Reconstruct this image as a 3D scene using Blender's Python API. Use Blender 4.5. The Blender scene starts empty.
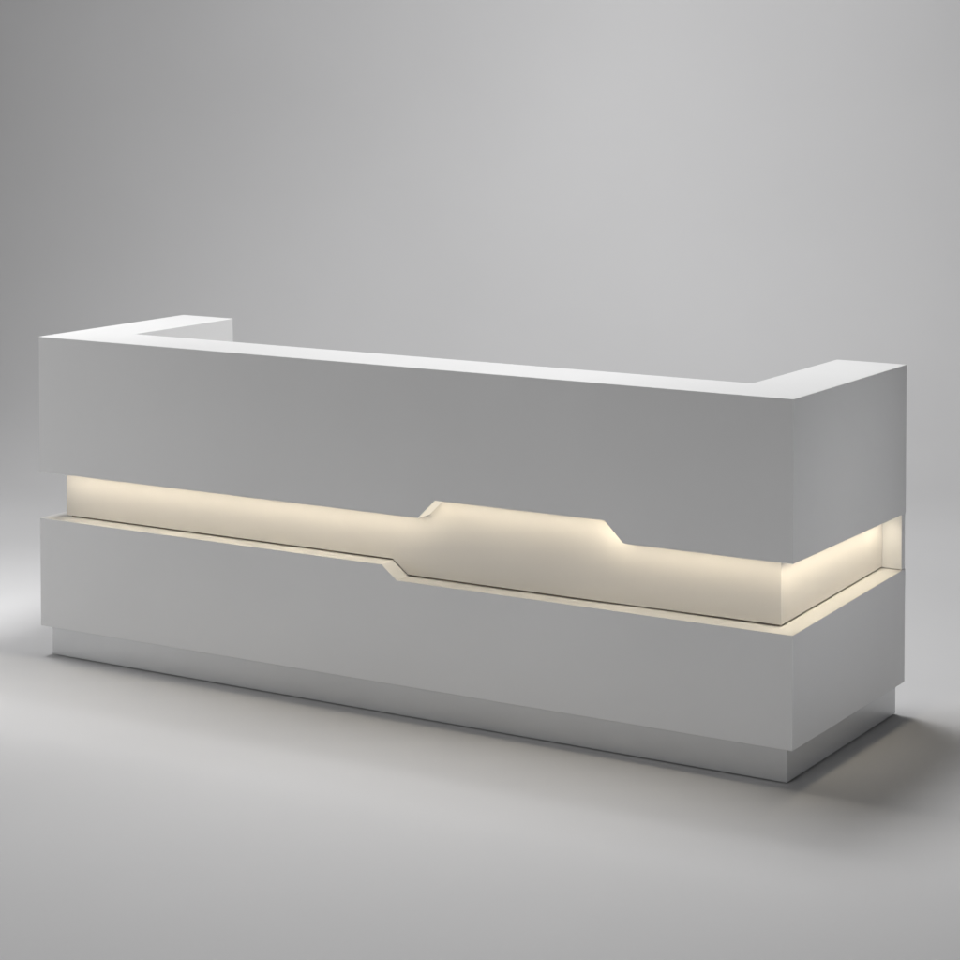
import bpy, bmesh, math
from mathutils import Vector, Matrix

scene = bpy.context.scene
col = scene.collection

# ------------------------------------------------------------------ dimensions (metres)
W, D, DL, H = 2.793, 0.858, 0.785, 1.10           # width, depth of right / left return, height
T, TR, TL = 0.2275, 0.2334, 0.2292                # wall thickness of front / right / left
ZB = 0.1055                                       # plinth height
P = 0.028                                         # plinth inset
R = 0.064                                         # recess depth
GAP = 0.0058                                      # shadow gap under the recess wall
ZU, ZUP, ZU3 = 0.6358, 0.6963, 0.6351             # underside of the upper body: left, raised, right
U = (1.5402, 1.6028, 2.1915, 2.2540)
ZL, ZL2, ZL3 = 0.4769, 0.4332, 0.4624             # ledge of the lower body: left, right, rear of the right end
V = (1.4055, 1.4629, W - TR - 0.45)
RECESS_LEFT = R

def lerp(a, b, t): return a + (b - a) * max(0.0, min(1.0, t))

def z_upper(x, y):
    if x <= U[0]: return ZU
    if x <= U[1]: return lerp(ZU, ZUP, (x - U[0]) / (U[1] - U[0]))
    if x <= U[2]: return ZUP
    return lerp(ZUP, ZU3, (x - U[2]) / (U[3] - U[2]))

def z_lower(x, y):
    z = lerp(ZL, ZL2, (x - V[0]) / (V[1] - V[0]))
    if x > V[2]:                                  # the ledge rises a little towards the back of the right end
        z = lerp(ZL2, lerp(ZL2, ZL3, y / D), (x - V[2]) / 0.45)
    return z

# ------------------------------------------------------------------ materials
def principled(name, color, rough, spec=0.5, mottling=0.015, scale=3.0, bump=0.0, bump_scale=350.0):
    m = bpy.data.materials.new(name); m.use_nodes = True
    nt = m.node_tree; b = nt.nodes['Principled BSDF']
    b.inputs['Roughness'].default_value = rough
    b.inputs['Specular IOR Level'].default_value = spec
    tc = nt.nodes.new('ShaderNodeTexCoord')
    n = nt.nodes.new('ShaderNodeTexNoise')
    n.inputs['Scale'].default_value = scale; n.inputs['Detail'].default_value = 5.0
    nt.links.new(tc.outputs['Object'], n.inputs['Vector'])
    r = nt.nodes.new('ShaderNodeValToRGB')
    r.color_ramp.elements[0].position = 0.3; r.color_ramp.elements[1].position = 0.7
    r.color_ramp.elements[0].color = tuple(c * (1 - mottling) for c in color) + (1,)
    r.color_ramp.elements[1].color = tuple(min(1, c * (1 + mottling)) for c in color) + (1,)
    nt.links.new(n.outputs['Fac'], r.inputs['Fac'])
    nt.links.new(r.outputs['Color'], b.inputs['Base Color'])
    mr = nt.nodes.new('ShaderNodeMapRange')
    mr.inputs['To Min'].default_value = rough - 0.05; mr.inputs['To Max'].default_value = rough + 0.05
    nt.links.new(n.outputs['Fac'], mr.inputs['Value']); nt.links.new(mr.outputs['Result'], b.inputs['Roughness'])
    if bump:
        n2 = nt.nodes.new('ShaderNodeTexNoise'); n2.inputs['Scale'].default_value = bump_scale
        n2.inputs['Detail'].default_value = 3.0
        nt.links.new(tc.outputs['Object'], n2.inputs['Vector'])
        bp = nt.nodes.new('ShaderNodeBump'); bp.inputs['Strength'].default_value = bump
        bp.inputs['Distance'].default_value = 0.001
        nt.links.new(n2.outputs['Fac'], bp.inputs['Height']); nt.links.new(bp.outputs['Normal'], b.inputs['Normal'])
    return m

WHITE = principled('white_lacquer', (0.722, 0.721, 0.720), 0.42, spec=0.4, mottling=0.022, scale=1.6, bump=0.015)
ACRYLIC = principled('cream_acrylic', (0.64, 0.612, 0.57), 0.5, spec=0.3, mottling=0.012, scale=4.0, bump=0.03)
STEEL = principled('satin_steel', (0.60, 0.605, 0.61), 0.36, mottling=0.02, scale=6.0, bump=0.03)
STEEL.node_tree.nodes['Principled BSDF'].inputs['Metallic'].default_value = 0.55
GAP_SHADE = principled('gap_shade_brown', (0.20, 0.15, 0.10), 0.5, mottling=0.05)  # dark brown that stands for the shade inside the gap
PAPER = principled('grey_seamless_paper', (0.614, 0.612, 0.617), 0.75, spec=0.25, mottling=0.018, scale=0.9, bump=0.05, bump_scale=120.0)

LED = bpy.data.materials.new('warm_led'); LED.use_nodes = True
_nt = LED.node_tree; _nt.nodes.clear()
_e = _nt.nodes.new('ShaderNodeEmission'); _o = _nt.nodes.new('ShaderNodeOutputMaterial')
_e.inputs['Color'].default_value = (1.0, 0.88, 0.67, 1)
_e.inputs['Strength'].default_value = 18.5
_nt.links.new(_e.outputs[0], _o.inputs[0])

# ------------------------------------------------------------------ mesh helpers
def link(name, bm, mat, parent=None, bevel=0.0):
    bmesh.ops.recalc_face_normals(bm, faces=bm.faces)
    me = bpy.data.meshes.new(name); bm.to_mesh(me); bm.free()
    me.materials.append(mat)
    o = bpy.data.objects.new(name, me); col.objects.link(o)
    if parent: o.parent = parent
    if bevel:
        b = o.modifiers.new('bevel', 'BEVEL'); b.width = bevel; b.segments = 2
        b.limit_method = 'ANGLE'; b.angle_limit = math.radians(30); b.harden_normals = True
    return o

def u_solid(x0, x1, y0, yt, xl, xr, yl, yr, zbot, ztop, breaks):
    """U shaped solid: front strip x0..x1, y0..yt, returns x0..xl (to yl) and xr..x1 (to yr).
    zbot / ztop give the heights; breaks are the stations where they bend."""
    bm = bmesh.new()
    xs = sorted(set([x0, xl, xr, x1] + [b for b in breaks if x0 < b < x1]))
    def v(x, y, f): return bm.verts.new((x, y, f(x, y)))
    fb = [v(x, y0, zbot) for x in xs]; ft = [v(x, y0, ztop) for x in xs]
    bb = [v(x, yt, zbot) for x in xs]; bt = [v(x, yt, ztop) for x in xs]
    F = bm.faces.new
    n = len(xs); il, ir = xs.index(xl), xs.index(xr)
    F(fb + ft[::-1])
    F([bb[i] for i in range(il, ir + 1)][::-1] + [bt[i] for i in range(il, ir + 1)])
    for i in range(n - 1):
        F([ft[i], ft[i + 1], bt[i + 1], bt[i]]); F([fb[i], bb[i], bb[i + 1], fb[i + 1]])
    for o, k, yy in ((0, il, yl), (n - 1, ir, yr)):       # returns: o outer station, k inner station
        xo, xi = xs[o], xs[k]
        ob, ot, ib, it = v(xo, yy, zbot), v(xo, yy, ztop), v(xi, yy, zbot), v(xi, yy, ztop)
        F([fb[o], bb[o], ob, ot, bt[o], ft[o]])
        F([bb[k], ib, it, bt[k]])
        F([ob, ib, it, ot])
        rng = range(o, k + 1) if o < k else range(k, o + 1)
        F([bt[i] for i in rng] + ([it, ot] if o < k else [ot, it]))
        F([bb[i] for i in rng] + ([ib, ob] if o < k else [ob, ib]))
    bmesh.ops.recalc_face_normals(bm, faces=bm.faces)
    bmesh.ops.dissolve_limit(bm, angle_limit=math.radians(0.02), verts=bm.verts, edges=bm.edges)
    return bm

def box(x0, x1, y0, y1, z0, z1):
    bm = bmesh.new()
    bmesh.ops.create_cube(bm, size=1.0, matrix=Matrix.Translation(((x0 + x1) / 2, (y0 + y1) / 2, (z0 + z1) / 2)) @
                          Matrix.Diagonal((x1 - x0, y1 - y0, z1 - z0, 1)))
    return bm

# ------------------------------------------------------------------ the desk
desk = bpy.data.objects.new('reception_desk', None); col.objects.link(desk)
desk['label'] = 'long white angular reception desk with glowing stepped recess standing on grey studio floor'
desk['category'] = 'reception desk'

link('upper_body', u_solid(0, W, 0, T, TL, W - TR, DL, D, z_upper, lambda x, y: H, U), WHITE, desk, bevel=0.0016)
link('lower_body', u_solid(0, W, 0, T, TL, W - TR, DL, D, lambda x, y: ZB, z_lower, V), WHITE, desk, bevel=0.0016)
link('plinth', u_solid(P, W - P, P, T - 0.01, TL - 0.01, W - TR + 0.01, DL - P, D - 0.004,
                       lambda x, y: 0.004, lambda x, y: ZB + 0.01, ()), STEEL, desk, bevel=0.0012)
rw = link('recess_panel', u_solid(RECESS_LEFT, W - R, R, T - 0.006, TL - 0.006, W - TR + 0.006, DL - 0.01, D - 0.032,
                             lambda x, y: z_lower(x, y) + GAP, lambda x, y: z_upper(x, y) + 0.01, U + V), ACRYLIC, desk, bevel=0.001)
rw['label'] = 'cream backlit panel set back between the two white bodies'
link('gap_shade_strip', u_solid(RECESS_LEFT + 0.012, W - R - 0.012, R + 0.012, T - 0.02, TL - 0.02, W - TR + 0.02, DL - 0.03, D - 0.034,
                          lambda x, y: z_lower(x, y) - 0.012, lambda x, y: z_lower(x, y) + GAP + 0.01, V), GAP_SHADE, desk)  # strip behind the gap, with the gap's shade put into its colour
link('end_panel', box(W - R - 0.09, W - 0.0012, D - 0.030, D - 0.0015, ZL3 + 0.0012, ZU3 - 0.0006), WHITE, desk, bevel=0.001)

# warm LED strip hidden under the overhang of the upper body
def strip():
    bm = bmesh.new()
    y0, y1, th = LED_Y0, LED_Y1, 0.0012
    def bar(a, b, c, d):
        vs = [bm.verts.new(p) for p in (a, b, c, d)]
        lo = [bm.verts.new((p.co.x, p.co.y, p.co.z - th)) for p in vs]
        bm.faces.new(vs); bm.faces.new(lo[::-1]).material_index = 1     # only the underside glows
        for i in range(4):
            j = (i + 1) % 4; bm.faces.new([vs[i], lo[i], lo[j], vs[j]])
    xs = [RECESS_LEFT] + list(U) + [W - 0.03]
    for a, b in zip(xs[:-1], xs[1:]):
        if a == U[0]: continue                    # the slope that faces the room gets an added glowing sheet instead
        za, zb_ = z_upper(a, 0) - 0.0008, z_upper(b, 0) - 0.0008
        bar((a, y0, za), (b, y0, zb_), (b, y1, zb_), (a, y1, za))
    # right end: a corner profile, its glowing face turned towards the panel
    z, xo, xi, ya, yb = ZU3 - 0.0008, W - 0.0135, W - 0.0155, 0.050, D - LED_END
    p = [[bm.verts.new(q) for q in ((xo, y, z), (xi, y, z), (xo, y, z - 0.0008))] for y in (ya, yb)]
    (a, b, c), (d, e, f) = p
    bm.faces.new((a, b, c)); bm.faces.new((d, f, e)); bm.faces.new((a, d, e, b)); bm.faces.new((a, c, f, d))
    bm.faces.new((b, e, f, c)).material_index = 1
    return bm
LED_Y0, LED_Y1, LED_END = 0.006, 0.018, 0.050
def glow_facet():  # thin emissive sheet on the slope, imitating a lit underside
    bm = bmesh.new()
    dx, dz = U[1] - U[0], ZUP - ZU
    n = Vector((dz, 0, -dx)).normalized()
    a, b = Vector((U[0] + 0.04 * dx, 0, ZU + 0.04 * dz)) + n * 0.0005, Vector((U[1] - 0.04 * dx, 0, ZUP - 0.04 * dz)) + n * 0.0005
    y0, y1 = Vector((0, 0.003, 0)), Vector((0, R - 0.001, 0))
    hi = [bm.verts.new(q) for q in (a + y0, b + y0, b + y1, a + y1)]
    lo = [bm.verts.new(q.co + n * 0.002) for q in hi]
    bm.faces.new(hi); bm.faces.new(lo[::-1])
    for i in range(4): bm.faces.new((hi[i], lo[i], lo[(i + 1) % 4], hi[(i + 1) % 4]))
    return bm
FACET_GLOW = LED.copy(); FACET_GLOW.name = 'painted_facet_glow'  # emission stands in for light falling on the slope
FACET_GLOW.node_tree.nodes['Emission'].inputs['Color'].default_value = (1.0, 0.90, 0.73, 1)
FACET_GLOW.node_tree.nodes['Emission'].inputs['Strength'].default_value = 0.84
link('facet_glow_sheet', glow_facet(), FACET_GLOW, desk)
link('light_strip', strip(), WHITE, desk).data.materials.append(LED)

# ------------------------------------------------------------------ camera
YAW, PITCH, F_PX, SY = 0.5492, -0.0421, 2346.05, -325.95
CAM = Vector((5.4442, -6.0112, 2.0586))
cam_data = bpy.data.cameras.new('camera'); cam = bpy.data.objects.new('camera', cam_data); col.objects.link(cam)
cam.location = CAM; cam.rotation_euler = (math.pi / 2 + PITCH, 0, YAW)
cam_data.sensor_width = 36.0; cam_data.lens = F_PX / 960 * 36.0
cam_data.shift_y = SY / 960; cam_data.clip_end = 200.0; cam_data.clip_start = 0.05
scene.camera = cam

# ------------------------------------------------------------------ seamless grey studio sweep (floor that curves up into the back wall)
FWD = Vector((-math.sin(YAW), math.cos(YAW), 0)); RGT = Vector((math.cos(YAW), math.sin(YAW), 0))
O = Vector((1.4, 0.4, 0))                                            # middle of the desk on the floor
def sweep():
    bm = bmesh.new()
    start, rad, near, top, half = SWEEP_START, SWEEP_RAD, -11.0, 7.0, 11.0
    prof = [(near, 0.0)] + [(near + (start - near) * k / 6, 0.0) for k in range(1, 7)]
    prof += [(start + rad * math.sin(a), rad - rad * math.cos(a)) for a in [math.radians(90) * k / 40 for k in range(1, 41)]]
    prof += [(start + rad, rad + (top - rad) * k / 4) for k in range(1, 5)]
    rows = [[bm.verts.new(O + FWD * d + RGT * (half * (k / 8 - 1)) + Vector((0, 0, z))) for k in range(17)] for d, z in prof]
    for a, b in zip(rows[:-1], rows[1:]):
        for k in range(16): bm.faces.new([a[k], a[k + 1], b[k + 1], b[k]])
    for f in bm.faces: f.smooth = True
    return bm
SWEEP_START, SWEEP_RAD = 3.4, 2.2
fl = link('floor', sweep(), PAPER); fl['kind'] = 'structure'

# ------------------------------------------------------------------ light
def lamp(name, loc, aim, sx, sy, power, spread=180, color=(1, 1, 1)):
    L = bpy.data.lights.new(name, 'AREA'); L.shape = 'RECTANGLE'; L.size = sx; L.size_y = sy
    L.energy = power; L.color = color; L.spread = math.radians(spread)
    o = bpy.data.objects.new(name, L); col.objects.link(o); o.location = loc
    o.rotation_euler = (Vector(aim) - Vector(loc)).to_track_quat('-Z', 'Y').to_euler()
    return o
def at(f, r, z): return O + FWD * f + RGT * r + Vector((0, 0, z))
LED_POWER = 1.0
DESK = (1.4, 0.4, 0.5)
LAMPS = [   # name, place, aim, width, height, watts, spread; all unseen, fills added to lift tones
    ('overhead_softbox', (1.32, 0.8, 4.6), (1.32, 0.8, 0), 1.4, 1.6, 124.54, 180),
    ('rear_overhead_softbox', (1.3, 1.75, 4.6), (1.3, 1.75, 0), 1.0, 1.0, 64.39, 180),
    ('right_overhead_softbox', (2.2, 0.6, 4.6), (2.2, 0.6, 0), 1.0, 1.0, 3.48, 180),
    ('low_left_softbox', (-3.0, -3.0, 1.0), DESK, 1.5, 1.5, 39.0, 180),
    ('left_fill', (-3.5, -0.6, 2.6), DESK, 1.2, 1.2, 6, 180),  # added fill, brightens the floor on the left
    ('front_fill', (0.8, -6.5, 0.35), (1.2, 0, 0.5), 2.0, 0.4, 0.26, 60),  # unseen low fill added to lift the front faces
    ('right_fill', (7.5, 0.4, 0.35), (2.8, 0.4, 0.5), 2.0, 0.4, 1.67, 60),  # unseen low fill added to lift the right face
    ('right_front_fill', (6.5, -3.0, 0.35), (2.4, 0.2, 0.5), 2.0, 0.4, 4.22, 60),  # unseen low fill added for the right front corner
    ('floor_fill', at(0.8, -1.9, 3.6), at(0.7, -1.8, 0), 0.5, 0.5, 4.4, 50),  # added pool of light beside the left end, source unseen
    ('floor_left_fill', at(1.2, -4.5, 1.2), at(0.6, -1.7, 0), 0.8, 0.8, 2.0, 60),  # added grazing fill for the floor left of the desk
    ('floor_far_fill', at(2.7, -2.6, 3.6), at(2.7, -2.4, 0), 0.6, 0.6, 3.4, 60),  # added fill for the far left floor, source unseen
    ('front_floor_fill', at(-3.2, 0.2, 4.6), at(-3.2, 0.2, 0), 1.2, 1.2, 4.6, 100),  # added fill to brighten the foreground floor
    ('inside_fill', at(1.2, 5, 2.6), (0.2, 0.6, 1.0), 0.5, 0.5, 0.78, 16),  # narrow unseen fill added for the left return's inner face
    ('backdrop_low_right_fill', at(2.0, 2.8, 2.2), at(5.5, 2.6, 1.0), 1.0, 0.6, 8.5, 180),  # unseen lamp added to lift the lower right backdrop
    ('backdrop_top', at(1.8, 1.2, 5), at(5.5, 0.9, 2.0), 0.6, 0.6, 13.4, 80),
    ('backdrop_right', at(2.5, 3.2, 4.2), at(5.5, 3.0, 1.8), 1.5, 1.0, 16.5, 150),
    ('backdrop_low_left_fill', at(2.6, -1.5, 1.0), at(5.6, -1.2, 0.8), 1.0, 0.6, 2.31, 120),  # unseen lamp added to lift the lower left backdrop
    ('right_face_fill', (7.5, 0.6, 2.2), (2.8, 0.4, 0.85), 0.6, 0.6, 0.58, 20),  # narrow fill added to brighten the upper right face
    ('front_face_fill', at(-4.5, -2.5, 2.2), DESK, 1.5, 1.5, 6.0, 90),  # added fill for the front faces, source unseen
]
for a in LAMPS: lamp(*a, color=(0.97, 0.98, 1.0) if a[0] in ('right_fill', 'right_front_fill') else (1, 1, 1))

# the LED strip itself: line lamps just under the overhang, washing the recess panel and the ledge
def led_lamps(per_metre, spread=130, tilt=0.22):
    out = []
    yc = (LED_Y0 + LED_Y1) / 2
    for a, b, z in ((RECESS_LEFT + 0.004, U[0], ZU), (U[1], U[2], ZUP), (U[3], W - yc, ZU3)):
        c = Vector(((a + b) / 2, yc, z - 0.0008))
        out.append(lamp('led_lamp', c, c + Vector((0, tilt, -1)), b - a, 0.01, per_metre * (b - a), spread, LED_COLOR))
    for a, b, za, zb in ((U[0], U[1], ZU, ZUP), (U[2], U[3], ZUP, ZU3)):        # the two short slopes
        c = Vector(((a + b) / 2, yc, (za + zb) / 2 - 0.006)); n = Vector((zb - za, 0.7 * (b - a), a - b)).normalized()
        o = lamp('led_lamp', c, c + n, 0.07, 0.01, 0.4 * per_metre * 0.07, 170, LED_COLOR)
        ux = Vector((b - a, 0, zb - za)).normalized(); uz = -n; uy = uz.cross(ux).normalized(); ux = uy.cross(uz)
        o.rotation_euler = Matrix((ux, uy, uz)).transposed().to_euler()
        out.append(o)
    c = Vector((W - 0.014, (0.02 + D - LED_END) / 2, ZU3 - 0.005)); n = Vector((0.36, 0, 1)).normalized()
    o = lamp('led_lamp', c, c - n, 0.01, D - LED_END - 0.02, 0.53 * per_metre * (D - LED_END - 0.02), 105, (1.0, 0.88, 0.67))
    o.rotation_euler = Matrix((Vector((n.z, 0, -n.x)), Vector((0, 1, 0)), n)).transposed().to_euler()
    out.append(o)
    out.append(lamp('led_lamp', (W - 0.022, D - 0.22, ZU3 - 0.012), (W - 0.034, D - 0.03, ZU3 - 0.10), 0.012, 0.012, 0.020, 80, (1.0, 0.88, 0.67)))  # extra unseen lamp, added only to brighten the end panel
    return out
LED_COLOR = (1.0, 0.88, 0.67)
led_lamps(LED_POWER)

w = bpy.data.worlds.new('World'); scene.world = w; w.use_nodes = True
w.node_tree.nodes['Background'].inputs['Color'].default_value = (1, 1, 1, 1)
w.node_tree.nodes['Background'].inputs['Strength'].default_value = 0.01

scene.view_settings.view_transform = 'Standard'; scene.view_settings.look = 'None'
scene.view_settings.gamma = 1.0; scene.view_settings.exposure = 0.0
scene.render.engine = 'CYCLES'
scene.cycles.max_bounces = 10; scene.cycles.diffuse_bounces = 6
scene.cycles.use_denoising = True
